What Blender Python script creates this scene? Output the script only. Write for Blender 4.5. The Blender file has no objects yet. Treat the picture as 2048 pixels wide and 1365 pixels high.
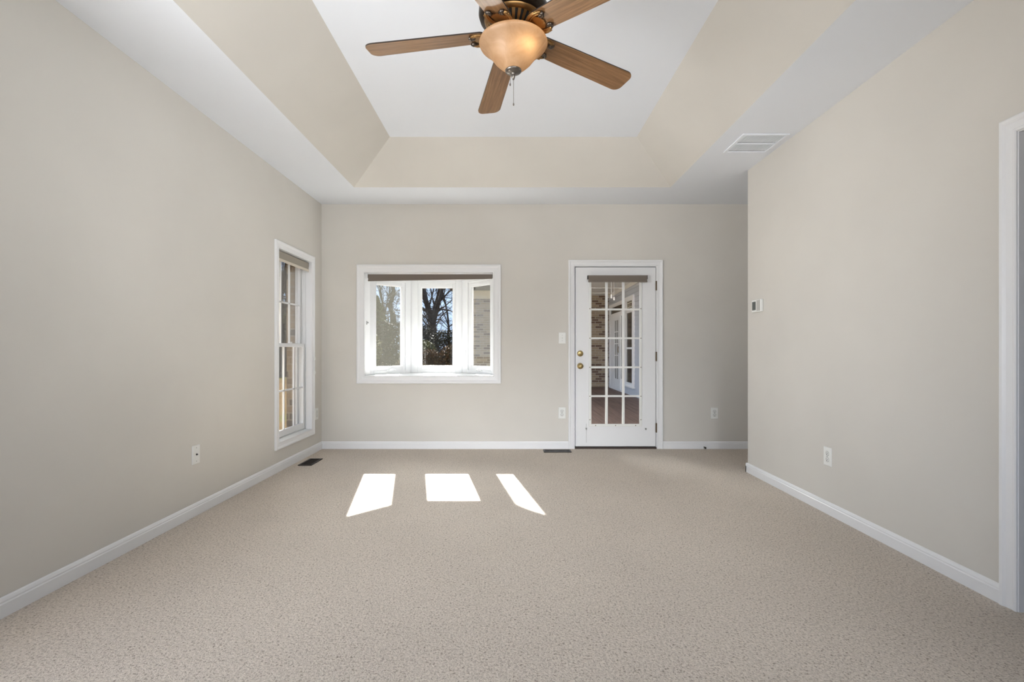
import bpy, bmesh, math, random
from mathutils import Vector, Matrix
S = bpy.context.scene
COL = S.collection
R = math.radians
PI = math.pi

# ------------------------------------------------------------------ camera
F, VX, VY = 967.0, 1021.0, 699.0           # focal length in px, vanishing point of the room axis
CAMZ = 1.118
cam_d = bpy.data.cameras.new('camera')
cam = bpy.data.objects.new('camera', cam_d); COL.objects.link(cam)
cam_d.sensor_fit = 'HORIZONTAL'; cam_d.sensor_width = 36.0
cam_d.lens = F / 2048 * 36.0
cam_d.shift_x = (1024 - VX) / 2048
cam_d.shift_y = (VY - 682.5) / 2048
cam_d.clip_start = 0.02; cam_d.clip_end = 500
cam.location = (0, 0, CAMZ); cam.rotation_euler = (PI/2, 0, 0)
S.camera = cam

# ------------------------------------------------------------------ view + light
S.view_settings.view_transform = 'Standard'; S.view_settings.look = 'None'
S.view_settings.gamma = 1.0; S.view_settings.use_curve_mapping = False
S.view_settings.exposure = 0.36
W = bpy.data.worlds.new('world'); S.world = W; W.use_nodes = True
bg = W.node_tree.nodes['Background']
bg.inputs[0].default_value = (0.56, 0.72, 1.0, 1); bg.inputs[1].default_value = 1.05
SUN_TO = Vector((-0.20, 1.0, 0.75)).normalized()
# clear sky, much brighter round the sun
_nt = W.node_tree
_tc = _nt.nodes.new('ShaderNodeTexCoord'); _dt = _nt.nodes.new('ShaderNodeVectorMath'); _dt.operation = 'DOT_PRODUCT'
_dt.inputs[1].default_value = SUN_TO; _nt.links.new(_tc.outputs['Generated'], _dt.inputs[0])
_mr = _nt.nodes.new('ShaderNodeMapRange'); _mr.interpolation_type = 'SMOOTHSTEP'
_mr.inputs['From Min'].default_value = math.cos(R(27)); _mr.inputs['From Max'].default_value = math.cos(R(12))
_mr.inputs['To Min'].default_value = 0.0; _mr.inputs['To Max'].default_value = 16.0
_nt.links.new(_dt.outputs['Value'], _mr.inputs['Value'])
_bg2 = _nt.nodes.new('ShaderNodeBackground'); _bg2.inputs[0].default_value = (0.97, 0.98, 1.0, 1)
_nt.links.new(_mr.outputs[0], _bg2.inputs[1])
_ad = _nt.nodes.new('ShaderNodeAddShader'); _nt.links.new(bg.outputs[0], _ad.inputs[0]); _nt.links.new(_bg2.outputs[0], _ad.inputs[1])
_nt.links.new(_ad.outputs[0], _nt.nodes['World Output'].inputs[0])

def light(name, kind, energy, loc, color=(1, 1, 1), direction=None, **kw):
    d = bpy.data.lights.new(name, kind); d.energy = energy; d.color = color
    for k, v in kw.items(): setattr(d, k, v)
    o = bpy.data.objects.new(name, d); COL.objects.link(o); o.location = loc
    if direction is not None:
        o.rotation_euler = Vector(direction).to_track_quat('-Z', 'Y').to_euler()
    return o
light('sun', 'SUN', 51.0, (-8, 30, 25), (1.0, 0.985, 0.96), -SUN_TO, angle=R(0.53))
# fill lamps added out of view: made-up left and rear windows, and the passage
FILL_COL = (0.94, 0.972, 1.0)
def fill(name, e, loc, d, sx, sy, spread): light(name, 'AREA', e, loc, FILL_COL, d, shape='RECTANGLE', size=sx, size_y=sy, spread=R(spread))
fill('left_fill_broad', 6.5, (-2.10, .90, 1.30), (1, .7, .15), 1.6, 1.6, 180)
fill('left_fill_narrow', 7.0, (-2.10, .90, 1.30), (1, .7, .05), 1.6, 1.6, 55)
fill('left_fill_up', 12.0, (-2.10, .90, 1.30), (1, .9, .8), 1.6, 1.6, 80)
fill('rear_fill_down', 11.0, (0, -.80, 1.50), (0, 1, -.31), 3.2, 1.8, 32)
fill('rear_fill_up', 5.5, (0, -.79, 1.50), (0, 1, .3), 3.2, 1.8, 45)
fill('rear_fill_side', 7.0, (1.05, -.79, 1.50), (-.75, 1, .16), 1.0, 1.8, 42)
light('passage_fill', 'POINT', 1.9, (3.5, 4.9, 2.5), (1.0, .96, .9), shadow_soft_size=.12)  # unseen lamp added to lift the right end of the far wall

# ------------------------------------------------------------------ room constants
XL, XR = -2.123, 2.160        # inner faces of side walls
YB, YF = 5.43, -0.85          # back wall face, wall behind the camera
YE = 4.40                     # where the right wall ends
XA = 4.30                     # end of the passage on the right
ZC, ZT = 2.747, 3.052         # flat ceiling border, raised tray

# ------------------------------------------------------------------ materials
def mat(name, color=(.8, .8, .8), rough=.5, metal=0.0, spec=.5):
    m = bpy.data.materials.new(name); m.use_nodes = True
    b = m.node_tree.nodes['Principled BSDF']
    b.inputs['Base Color'].default_value = (*color, 1)
    b.inputs['Roughness'].default_value = rough
    b.inputs['Metallic'].default_value = metal
    b.inputs['Specular IOR Level'].default_value = spec
    return m
def nd(m, t, **kw):
    n = m.node_tree.nodes.new(t)
    for k, v in kw.items(): setattr(n, k, v)
    return n
def lk(m, a, b): m.node_tree.links.new(a, b)
def bsdf(m): return m.node_tree.nodes['Principled BSDF']
def ramp(m, fac, stops):
    r = nd(m, 'ShaderNodeValToRGB')
    while len(r.color_ramp.elements) < len(stops): r.color_ramp.elements.new(.5)
    for e, (p, c) in zip(r.color_ramp.elements, stops):
        e.position = p; e.color = (*c, 1)
    lk(m, fac, r.inputs[0]); return r.outputs[0]
def noise(m, scale, detail=2, rough=.5, vec=None, dist=0):
    n = nd(m, 'ShaderNodeTexNoise')
    n.inputs['Scale'].default_value = scale; n.inputs['Detail'].default_value = detail
    n.inputs['Roughness'].default_value = rough; n.inputs['Distortion'].default_value = dist
    if vec is not None: lk(m, vec, n.inputs['Vector'])
    return n.outputs['Fac']
def bump(m, height, strength, dist=.01):
    b = nd(m, 'ShaderNodeBump'); b.inputs['Strength'].default_value = strength
    b.inputs['Distance'].default_value = dist
    lk(m, height, b.inputs['Height']); lk(m, b.outputs[0], bsdf(m).inputs['Normal'])
def objc(m, scale=(1, 1, 1), out='Object'):
    t = nd(m, 'ShaderNodeTexCoord'); mp = nd(m, 'ShaderNodeMapping')
    mp.inputs['Scale'].default_value = scale
    lk(m, t.outputs[out], mp.inputs['Vector']); return mp.outputs[0]

def paint(name, c, amt=.03):
    m = mat(name, c, .65, spec=.25)
    v = objc(m)
    a = tuple(x*(1-amt) for x in c); b = tuple(min(1, x*(1+amt)) for x in c)
    lk(m, ramp(m, noise(m, 1.3, 3, vec=v), [(.3, a), (.7, b)]), bsdf(m).inputs['Base Color'])
    bump(m, noise(m, 260, 2, vec=v), .04, .002)
    return m
M = {}
M['wall'] = paint('greige_wall_paint', (.648, .620, .572))
M['tray'] = M['wall']
M['ceiling'] = paint('ceiling_white', (.795, .82, .865), .01)
M['trim'] = mat('white_trim_gloss', (.80, .80, .805), .35)
M['vinyl'] = mat('white_vinyl', (.72, .725, .73), .35)
M['plate'] = mat('plate_white', (.80, .80, .77), .3)
M['slot'] = mat('slot_dark', (.03, .03, .03), .5)
M['dark'] = mat('register_bronze', (.022, .017, .013), .4, .5)
M['black'] = mat('black_rubber', (.012, .012, .012), .6)
M['shade'] = mat('shade_taupe', (.17, .14, .115), .75)
M['shade_l'] = mat('shade_taupe_light', (.30, .27, .225), .75)
M['hem'] = mat('hem_bar_cream', (.60, .54, .46), .5)
M['brass'] = mat('antique_brass', (.42, .32, .15), .28, 1)
M['hinge'] = mat('hinge_bronze', (.16, .12, .08), .4, .8)
M['steel'] = mat('screw_steel', (.35, .35, .34), .35, .9)
M['lcd'] = mat('lcd_grey', (.09, .095, .085), .2)
M['tgrey'] = mat('thermostat_grey', (.48, .47, .44), .5)
M['thresh'] = mat('threshold_brown', (.035, .018, .012), .5)

def carpet():
    m = mat('loop_carpet', rough=.95, spec=.1)
    v = objc(m)
    n1 = noise(m, 112, 2, .6, v, .6); n2 = noise(m, 1.2, 3, .5, v)
    n3 = noise(m, 260, 1, .5, v)
    mx = nd(m, 'ShaderNodeMath', operation='MULTIPLY_ADD'); lk(m, n3, mx.inputs[0]); mx.inputs[1].default_value = .35
    lk(m, n1, mx.inputs[2])
    c1 = ramp(m, mx.outputs[0], [(.47, (.30, .256, .21)), (.58, (.56, .493, .423)), (.80, (.73, .65, .565))])
    c2 = ramp(m, n2, [(.3, (.92, .92, .92)), (.7, (1, 1, 1))])
    mm = nd(m, 'ShaderNodeMix', data_type='RGBA', blend_type='MULTIPLY'); mm.inputs[0].default_value = 1
    lk(m, c1, mm.inputs[6]); lk(m, c2, mm.inputs[7]); lk(m, mm.outputs[2], bsdf(m).inputs['Base Color'])
    bump(m, mx.outputs[0], .7, .008)
    return m
M['carpet'] = carpet()

def glass(name='window_glass', refl=.5, tint=(.97, .98, .97)):
    m = bpy.data.materials.new(name); m.use_nodes = True; nt = m.node_tree
    nt.nodes.remove(nt.nodes['Principled BSDF']); out = nt.nodes['Material Output']
    tr = nd(m, 'ShaderNodeBsdfTransparent'); tr.inputs[0].default_value = (*tint, 1)
    gl = nd(m, 'ShaderNodeBsdfGlossy'); gl.inputs['Roughness'].default_value = .02
    fr = nd(m, 'ShaderNodeFresnel'); fr.inputs[0].default_value = 1.3
    mu = nd(m, 'ShaderNodeMath', operation='MULTIPLY'); mu.inputs[1].default_value = refl
    lk(m, fr.outputs[0], mu.inputs[0])
    mx = nd(m, 'ShaderNodeMixShader'); lk(m, mu.outputs[0], mx.inputs[0])
    lk(m, tr.outputs[0], mx.inputs[1]); lk(m, gl.outputs[0], mx.inputs[2]); lk(m, mx.outputs[0], out.inputs[0])
    return m
M['glass'] = glass()
def screen_mat():
    m = bpy.data.materials.new('insect_screen'); m.use_nodes = True; nt = m.node_tree
    nt.nodes.remove(nt.nodes['Principled BSDF']); out = nt.nodes['Material Output']
    tr = nd(m, 'ShaderNodeBsdfTransparent')
    df = nd(m, 'ShaderNodeBsdfTranslucent'); df.inputs[0].default_value = (.074, .071, .060, 1)
    mx = nd(m, 'ShaderNodeMixShader'); mx.inputs[0].default_value = .22
    lk(m, tr.outputs[0], mx.inputs[1]); lk(m, df.outputs[0], mx.inputs[2]); lk(m, mx.outputs[0], out.inputs[0])
    return m
M['screen'] = screen_mat()

def wood(name, a, b, rough):
    m = mat(name, rough=rough)
    v = objc(m, (1.2, 26, 26))
    n = noise(m, 3.0, 6, .65, v, .8)
    lk(m, ramp(m, n, [(.30, a), (.62, b)]), bsdf(m).inputs['Base Color'])
    return m
M['oak'] = wood('oak_blade', (.15, .074, .030), (.30, .160, .074), .24)
M['edge'] = mat('blade_edge_dark', (.02, .012, .008), .4)
M['bronze'] = mat('antique_bronze', (.33, .185, .07), .33, .9)
M['bronze_d'] = mat('dark_bronze', (.045, .034, .026), .3, .85)
M['pewter'] = mat('pewter', (.20, .18, .16), .3, .9)
M['pewter_dark'] = mat('dark_pewter', (.11, .09, .075), .3, .9)
def bowl_mat():
    m = bpy.data.materials.new('amber_alabaster_glass'); m.use_nodes = True; nt = m.node_tree
    nt.nodes.remove(nt.nodes['Principled BSDF']); out = nt.nodes['Material Output']
    v = objc(m)
    c = ramp(m, noise(m, 14, 4, .6, v, 1.5), [(.3, (.52, .335, .195)), (.7, (.64, .445, .28))])
    tl = nd(m, 'ShaderNodeBsdfTranslucent'); df = nd(m, 'ShaderNodeBsdfDiffuse'); gl = nd(m, 'ShaderNodeBsdfGlossy')
    gl.inputs['Roughness'].default_value = .42
    lk(m, c, tl.inputs[0]); lk(m, c, df.inputs[0])
    m1 = nd(m, 'ShaderNodeMixShader'); m1.inputs[0].default_value = .55
    lk(m, df.outputs[0], m1.inputs[1]); lk(m, tl.outputs[0], m1.inputs[2])
    m2 = nd(m, 'ShaderNodeMixShader'); m2.inputs[0].default_value = .04
    lk(m, m1.outputs[0], m2.inputs[1]); lk(m, gl.outputs[0], m2.inputs[2]); lk(m, m2.outputs[0], out.inputs[0])
    return m
M['bowl'] = bowl_mat()

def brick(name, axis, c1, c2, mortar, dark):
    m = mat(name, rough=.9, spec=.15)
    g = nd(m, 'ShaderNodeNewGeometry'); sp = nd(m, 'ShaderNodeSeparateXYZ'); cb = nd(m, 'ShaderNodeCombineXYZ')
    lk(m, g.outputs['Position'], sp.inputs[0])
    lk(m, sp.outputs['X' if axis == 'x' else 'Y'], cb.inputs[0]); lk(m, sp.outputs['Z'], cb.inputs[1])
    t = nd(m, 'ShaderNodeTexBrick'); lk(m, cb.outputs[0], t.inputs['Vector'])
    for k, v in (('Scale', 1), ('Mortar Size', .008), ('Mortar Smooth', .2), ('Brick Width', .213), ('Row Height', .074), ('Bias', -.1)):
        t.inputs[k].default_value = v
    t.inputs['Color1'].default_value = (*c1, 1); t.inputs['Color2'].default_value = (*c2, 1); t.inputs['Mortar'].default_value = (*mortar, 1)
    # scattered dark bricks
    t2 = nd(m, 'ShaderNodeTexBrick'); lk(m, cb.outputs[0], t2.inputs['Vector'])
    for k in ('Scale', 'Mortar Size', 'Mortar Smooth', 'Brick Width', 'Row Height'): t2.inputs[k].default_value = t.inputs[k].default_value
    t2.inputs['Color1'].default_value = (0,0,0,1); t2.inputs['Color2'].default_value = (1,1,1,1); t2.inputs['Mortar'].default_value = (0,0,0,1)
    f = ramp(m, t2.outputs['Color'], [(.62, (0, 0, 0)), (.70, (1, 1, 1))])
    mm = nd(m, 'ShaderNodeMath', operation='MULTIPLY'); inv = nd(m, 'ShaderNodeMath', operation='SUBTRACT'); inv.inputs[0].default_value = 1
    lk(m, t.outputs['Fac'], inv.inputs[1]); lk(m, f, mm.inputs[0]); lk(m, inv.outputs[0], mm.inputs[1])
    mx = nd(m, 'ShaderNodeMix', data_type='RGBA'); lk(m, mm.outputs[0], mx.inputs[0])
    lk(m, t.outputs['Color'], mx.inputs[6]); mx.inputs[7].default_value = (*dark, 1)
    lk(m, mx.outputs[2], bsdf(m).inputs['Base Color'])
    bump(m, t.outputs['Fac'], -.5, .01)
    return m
M['brick_far'] = brick('brown_brick', 'x', (.31, .235, .165), (.41, .325, .235), (.40, .36, .31), (.155, .10, .075))
M['brick_side'] = brick('brown_brick_side', 'y', (.34, .24, .16), (.44, .32, .21), (.42, .37, .31), (.12, .07, .05))
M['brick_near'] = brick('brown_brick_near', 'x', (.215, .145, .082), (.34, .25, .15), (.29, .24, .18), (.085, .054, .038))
M['siding'] = mat('grey_blue_siding', (.52, .55, .61), .6)
M['porch_white'] = mat('porch_white_paint', (.86, .86, .86), .5)
M['frieze'] = mat('frieze_cream', (.72, .66, .52), .6)
M['roofing'] = mat('roof_shingle', (.05, .05, .055), .9)
M['win_dark'] = mat('dark_far_glass', (.035, .03, .026), .1)
M['win_curtain'] = mat('curtained_glass', (.42, .43, .42), .25)
def deck():
    m = mat('red_brown_deck', rough=.6)
    v = objc(m, (8, .6, 1))
    lk(m, ramp(m, noise(m, 2, 4, .6, v), [(.3, (.115, .066, .050)), (.7, (.215, .135, .105))]), bsdf(m).inputs['Base Color'])
    return m
M['deck'] = deck()
def ground_mat():
    m = mat('leaf_litter', rough=1, spec=0)
    v = objc(m)
    n = noise(m, 9, 5, .7, v); n2 = noise(m, .35, 3, .5, v)
    a = ramp(m, n, [(.30, (.014, .008, .004)), (.5, (.050, .031, .014)), (.70, (.082, .056, .030))])
    b = ramp(m, n, [(.3, (.02, .02, .007)), (.7, (.055, .052, .02))])
    mx = nd(m, 'ShaderNodeMix', data_type='RGBA'); lk(m, ramp(m, n2, [(.52, (0,)*3), (.62, (1,)*3)]), mx.inputs[0])
    lk(m, a, mx.inputs[6]); lk(m, b, mx.inputs[7]); lk(m, mx.outputs[2], bsdf(m).inputs['Base Color'])
    return m
M['ground'] = ground_mat()
def bark_mat():
    m = mat('grey_bark', rough=.95, spec=.1)
    v = objc(m, (9, 9, 1.5))
    lk(m, ramp(m, noise(m, 2, 4, .6, v), [(.3, (.028, .023, .02)), (.7, (.085, .07, .06))]), bsdf(m).inputs['Base Color'])
    return m
M['bark'] = bark_mat()
def leaf_mat(name, cols):
    m = mat(name, rough=.8, spec=.1)
    oi = nd(m, 'ShaderNodeNewGeometry')
    k = len(cols)
    lk(m, ramp(m, oi.outputs['Random Per Island'], [(i/(k-1), c) for i, c in enumerate(cols)]), bsdf(m).inputs['Base Color'])
    return m
M['leaf_green'] = leaf_mat('olive_leaves', [(.03, .035, .012), (.06, .068, .02), (.10, .10, .035), (.14, .12, .05)])
M['leaf_brown'] = leaf_mat('russet_leaves', [(.03, .02, .012), (.06, .042, .022), (.15, .075, .032), (.05, .055, .018)])
M['leaf_dark'] = leaf_mat('dark_twigs', [(.018, .015, .011), (.04, .033, .024), (.028, .03, .012), (.06, .048, .03)])

# ------------------------------------------------------------------ mesh helpers
class MB:
    def __init__(s): s.v = []; s.f = []; s.m = []
    def add(s, vs, fs, mi=0):
        o = len(s.v); s.v += [tuple(v) for v in vs]
        s.f += [tuple(i+o for i in f) for f in fs]; s.m += [mi]*len(fs)
    def box(s, x0, x1, y0, y1, z0, z1, mi=0):
        x0, x1 = sorted((x0, x1)); y0, y1 = sorted((y0, y1)); z0, z1 = sorted((z0, z1))
        s.add([(x0,y0,z0),(x1,y0,z0),(x1,y1,z0),(x0,y1,z0),(x0,y0,z1),(x1,y0,z1),(x1,y1,z1),(x0,y1,z1)],
              [(0,3,2,1),(4,5,6,7),(0,1,5,4),(1,2,6,5),(2,3,7,6),(3,0,4,7)], mi)
        return s
    def prism(s, poly, z0, z1, mi=0):                       # polygon (x, y) ccw, extruded in z
        n = len(poly)
        s.add([(x,y,z0) for x,y in poly]+[(x,y,z1) for x,y in poly],
              [tuple(range(n-1,-1,-1)), tuple(range(n,2*n))]+[(i,(i+1)%n,(i+1)%n+n,i+n) for i in range(n)], mi)
        return s
    def lathe(s, prof, c=(0,0,0), seg=48, axis='z', mi=0, cap=True):
        vs = []; n = len(prof)
        for i in range(seg):
            a = 2*PI*i/seg; ca, sa = math.cos(a), math.sin(a)
            for r, h in prof:
                if axis == 'z': p = (c[0]+r*ca, c[1]+r*sa, c[2]+h)
                elif axis == 'y': p = (c[0]+r*ca, c[1]+h, c[2]+r*sa)
                else: p = (c[0]+h, c[1]+r*ca, c[2]+r*sa)
                vs.append(p)
        fs = []
        for i in range(seg):
            j = (i+1) % seg
            for k in range(n-1): fs.append((i*n+k, j*n+k, j*n+k+1, i*n+k+1))
        if cap:
            fs.append(tuple(i*n for i in range(seg))); fs.append(tuple(i*n+n-1 for i in range(seg)))
        s.add(vs, fs, mi); return s
    def tube(s, pts, rad, sides=8, mi=0, closed_ends=True):
        pts = [Vector(p) for p in pts]; n = len(pts)
        if not isinstance(rad, (list, tuple)): rad = [rad]*n
        vs = []; up = None
        for i in range(n):
            t = (pts[min(i+1,n-1)]-pts[max(i-1,0)]).normalized()
            if up is None:
                up = Vector((0,0,1)) if abs(t.z) < .9 else Vector((1,0,0))
            a = t.cross(up); 
            if a.length < 1e-6: a = t.cross(Vector((0,1,0)))
            a.normalize(); b = a.cross(t).normalized(); up = b
            for k in range(sides):
                q = 2*PI*k/sides
                vs.append(pts[i]+(a*math.cos(q)+b*math.sin(q))*rad[i])
        fs = []
        for i in range(n-1):
            for k in range(sides):
                l = (k+1) % sides
                fs.append((i*sides+k, i*sides+l, (i+1)*sides+l, (i+1)*sides+k))
        if closed_ends:
            fs.append(tuple(range(sides-1,-1,-1))); fs.append(tuple((n-1)*sides+k for k in range(sides)))
        s.add(vs, fs, mi); return s
    def loops(s, loops, closed=True, mi=0):                 # skin consecutive loops of equal length
        n = len(loops[0]); vs = [p for l in loops for p in l]; fs = []
        for i in range(len(loops)-1):
            for k in range(n if closed else n-1):
                l = (k+1) % n
                fs.append((i*n+k, i*n+l, (i+1)*n+l, (i+1)*n+k))
        s.add(vs, fs, mi); return s
    def build(s, name, mats, parent=None, loc=None, rot=None, bevel=0, smooth=False, seg=2):
        me = bpy.data.meshes.new(name); me.from_pydata(s.v, [], s.f)
        mats = mats if isinstance(mats, (list, tuple)) else [mats]
        for m in mats: me.materials.append(M[m] if isinstance(m, str) else m)
        for p, mi in zip(me.polygons, s.m): p.material_index = mi
        bm = bmesh.new(); bm.from_mesh(me); bmesh.ops.recalc_face_normals(bm, faces=bm.faces); bm.to_mesh(me); bm.free()
        if smooth:
            for p in me.polygons: p.use_smooth = True
        o = bpy.data.objects.new(name, me); COL.objects.link(o)
        if parent is not None: o.parent = parent
        if loc is not None: o.location = loc
        if rot is not None: o.rotation_euler = rot
        if bevel:
            b = o.modifiers.new('bevel', 'BEVEL'); b.width = bevel; b.segments = seg; b.limit_method = 'ANGLE'; b.angle_limit = R(40)
        if smooth == 'angle':
            e = o.modifiers.new('edges', 'EDGE_SPLIT'); e.split_angle = R(42)
        return o
def empty(name, loc=(0,0,0), rz=0):
    o = bpy.data.objects.new(name, None); COL.objects.link(o); o.location = loc; o.rotation_euler = (0,0,rz)
    o.empty_display_size = .05
    return o
def tag(o, label, cat, group=None, kind=None):
    o['label'] = label; o['category'] = cat
    if group: o['group'] = group
    if kind: o['kind'] = kind
    return o
def structure(o, label, cat): return tag(o, label, cat, kind='structure')
def copy_tree(o, parent=None):
    c = o.copy(); COL.objects.link(c); c.parent = parent
    for ch in [x for x in o.children]: copy_tree(ch, c)
    return c
def px(x, y, Y): return ((x-VX)/F*Y, Y, CAMZ+(VY-y)/F*Y)

def slab_with_holes(mb, u0, u1, w0, w1, holes, put):
    """wall panel in (u, w) with rectangular holes; put(u0,u1,w0,w1) adds one solid piece"""
    us = sorted({u0, u1, *[h[0] for h in holes], *[h[1] for h in holes]})
    for a, b in zip(us, us[1:]):
        mid = (a+b)/2; cuts = sorted((h[2], h[3]) for h in holes if h[0] <= mid <= h[1]); z = w0
        for c, d in cuts:
            if c > z: put(a, b, z, c)
            z = d
        if z < w1: put(a, b, z, w1)

# ------------------------------------------------------------------ room shell
BAY = (-1.636, -.1965, .822, 1.979)
DOOR = (.7245, 1.634, .0, 2.0445)
DO = (DOOR[0]-.022, DOOR[1]+.022, 0, DOOR[3]+.022)           # rough opening with jamb
LW = (4.415, 5.144, .27, 2.044)                              # left window opening (y0,y1,z0,z1)
RD = (1.14, 2.052, 0, 2.042)                                 # doorway in the right wall
NW = (.05, 1.75, .45, 2.15)                                 # opening added in the left wall, outside the frame, for fill light
ZW = 3.20

mb = MB(); mb.box(XL-.3, XA+.15, YF-.3, YB+.16, -.12, 0)
structure(mb.build('floor', 'carpet'), 'beige loop pile carpet covering the whole room floor', 'floor')

mb = MB()
slab_with_holes(mb, XL-.14, XA+.15, 0, ZW, [(BAY[0]-.02, BAY[1]+.02, BAY[2]-.03, BAY[3]+.02), DO], lambda a,b,c,d: mb.box(a,b,YB,YB+.16,c,d))
structure(mb.build('wall_back', 'wall'), 'greige far wall with the bay window and glazed door', 'wall')
mb = MB()
slab_with_holes(mb, YF-.14, YB, 0, ZW, [(LW[0]-.018, LW[1]+.018, LW[2]-.018, LW[3]+.018), NW], lambda a,b,c,d: mb.box(XL-.14,XL,a,b,c,d))
structure(mb.build('wall_left', 'wall'), 'long greige wall on the left with the narrow sash window', 'wall')
mb = MB()
slab_with_holes(mb, YF, YE, 0, ZW, [(RD[0]-.018, RD[1]+.018, 0, RD[3]+.018)], lambda a,b,c,d: mb.box(XR,XR+.12,a,b,c,d))
structure(mb.build('wall_right', 'wall'), 'greige wall on the right holding the thermostat and cased doorway', 'wall')
mb = MB(); mb.box(XR+.12, XA, YE-.12, YE, 0, ZW)
structure(mb.build('wall_passage', 'wall'), 'greige wall along the passage behind the right wall corner', 'wall')
mb = MB(); mb.box(XA, XA+.15, YF-.14, YB, 0, ZW)
structure(mb.build('wall_end', 'wall'), 'greige wall closing the passage on the far right', 'wall')
RW = (-1.65, 1.65, .55, 2.45)  # opening added behind the camera to hold the rear fill lamps
mb = MB()
slab_with_holes(mb, XL, XA, 0, ZW, [RW], lambda a,b,c,d: mb.box(a,b,YF-.14,YF,c,d))
structure(mb.build('wall_front', 'wall'), 'greige wall behind the camera with an added window opening', 'wall')

# ceiling: flat border, sloped tray, raised top
TX0, TX1, TY0, TY1 = -1.574, 1.609, -.28, 4.862          # lower edge of the tray
UX0, UX1, UY0, UY1 = -1.098, 1.150, .20, 4.400           # upper edge
mb = MB()
ex0, ex1, ey0, ey1 = XL-.1, XA+.1, YF-.1, YB+.1
outer = [(ex0,ey0,ZC),(ex1,ey0,ZC),(ex1,ey1,ZC),(ex0,ey1,ZC)]
low = [(TX0,TY0,ZC),(TX1,TY0,ZC),(TX1,TY1,ZC),(TX0,TY1,ZC)]
upp = [(UX0,UY0,ZT),(UX1,UY0,ZT),(UX1,UY1,ZT),(UX0,UY1,ZT)]
mb.loops([outer, low], mi=0); mb.loops([low, upp], mi=1); mb.add(upp, [(0,1,2,3)], 0)
o = mb.build('ceiling', ['ceiling', 'tray'])
structure(o, 'white ceiling with a raised tray and cream sloped sides', 'ceiling')
mb = MB(); mb.box(XL-.5, XA+.5, YF-.4, YB+.5, ZW, ZW+.12)
structure(mb.build('roof', 'roofing'), 'dark roof deck over the room', 'roof')

# ------------------------------------------------------------------ mouldings
def prof_casing(w):
    return [(0,0),(0,.009),(.004,.0125),(.010,.0125),(.014,.010),(.60*w,.0125),(.68*w,.0165),(.76*w,.0195),(w-.005,.0195),(w,.016),(w,0)]
def on_back(a, b, c): return (a, YB-c, b)
def on_left(a, b, c): return (XL+c, a, b)
def on_right(a, b, c): return (XR-c, a, b)
def casing(mb, put, u0, u1, z0, z1, w, legs=False, inset=0):
    L = []
    for o_, t in prof_casing(w):
        if legs: L.append([put(u0-o_, z0, t), put(u0-o_, z1+o_, t), put(u1+o_, z1+o_, t), put(u1+o_, z0, t)])
        else: L.append([put(u0-o_, z0-o_, t), put(u0-o_, z1+o_, t), put(u1+o_, z1+o_, t), put(u1+o_, z0-o_, t)])
    mb.loops(L, closed=not legs)
    return mb
BP = [(0,0),(.015,0),(.015,.056),(.0115,.061),(.0125,.067),(.008,.078),(.003,.083),(0,.083)]
def base_run(mb, put, u0, u1):
    mb.loops([[put(u0, z, t) for t, z in BP], [put(u1, z, t) for t, z in BP]])
    mb.add([put(u0, z, t) for t, z in BP], [tuple(range(len(BP)))]); mb.add([put(u1, z, t) for t, z in BP], [tuple(range(len(BP)))])
    return mb
CW = .067
def rel(put, org):
    return lambda a, b, c: tuple(Vector(put(a, b, c))-Vector(org))
structure(base_run(MB(), on_left, YF, YB).build('baseboard_left', 'trim'), 'white baseboard along the left wall', 'baseboard')
mb = MB(); base_run(mb, on_back, XL, DOOR[0]-.008-CW); base_run(mb, on_back, DOOR[1]+.008+CW, XA)
structure(mb.build('baseboard_back', 'trim'), 'white baseboard along the far wall either side of the door', 'baseboard')
mb = MB(); base_run(mb, on_right, RD[1]+.004+CW, YE+.015)
base_run(mb, lambda u, z, t: (u, YE+t, z), XR-.015, XA)
structure(mb.build('baseboard_right', 'trim'), 'white baseboard along the right wall turning its corner', 'baseboard')
mb = MB(); casing(mb, on_right, RD[0]-.004, RD[1]+.004, 0, RD[3]+.004, CW, legs=True)
mb.box(XR-.002, XR+.122, RD[1], RD[1]+.018, 0, RD[3]+.018); mb.box(XR-.002, XR+.122, RD[0]-.018, RD[0], 0, RD[3]+.018)
mb.box(XR-.002, XR+.122, RD[0], RD[1], RD[3], RD[3]+.018)
mb.box(XR+.045, XR+.08, RD[1]-.012, RD[1], 0, RD[3]); mb.box(XR+.045, XR+.08, RD[0], RD[0]+.012, 0, RD[3])
structure(mb.build('trim_1', 'trim'), 'white moulded casing of the doorway at the right edge of the view', 'door trim')
# made-up second left window, out of view, added round the left fill lamps
w3 = empty('added_window_3', (XL, NW[0], NW[2])); structure(w3, 'added wide window in the left wall, out of view, for fill light', 'window')
mb = MB(); nw, nh = NW[1]-NW[0], NW[3]-NW[2]; t = .05
for a, b, c, d in ((0,t,0,nh),(nw-t,nw,0,nh),(t,nw-t,0,t),(t,nw-t,nh-t,nh),(nw/2-.025,nw/2+.025,t,nh-t)): mb.box(-.11, -.05, a, b, c, d)
mb.build('frame', 'vinyl', w3)
mb = MB(); casing(mb, rel(on_left, (XL, NW[0], NW[2])), NW[0], NW[1], NW[2], NW[3], CW); mb.build('casing', 'trim', w3)

w4 = empty('added_window_4', (0, YF, RW[2])); structure(w4, 'added wide window behind the camera for fill light', 'window')  # made-up window, never in view, added for its light
mb = MB(); nh = RW[3]-RW[2]
for a, b, c, d in ((RW[0],RW[0]+t,0,nh),(RW[1]-t,RW[1],0,nh),(RW[0]+t,RW[1]-t,0,t),(RW[0]+t,RW[1]-t,nh-t,nh),(-.575,-.525,t,nh-t),(.525,.575,t,nh-t)): mb.box(a, b, -.12, -.06, c, d)
mb.build('frame', 'vinyl', w4)

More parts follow.
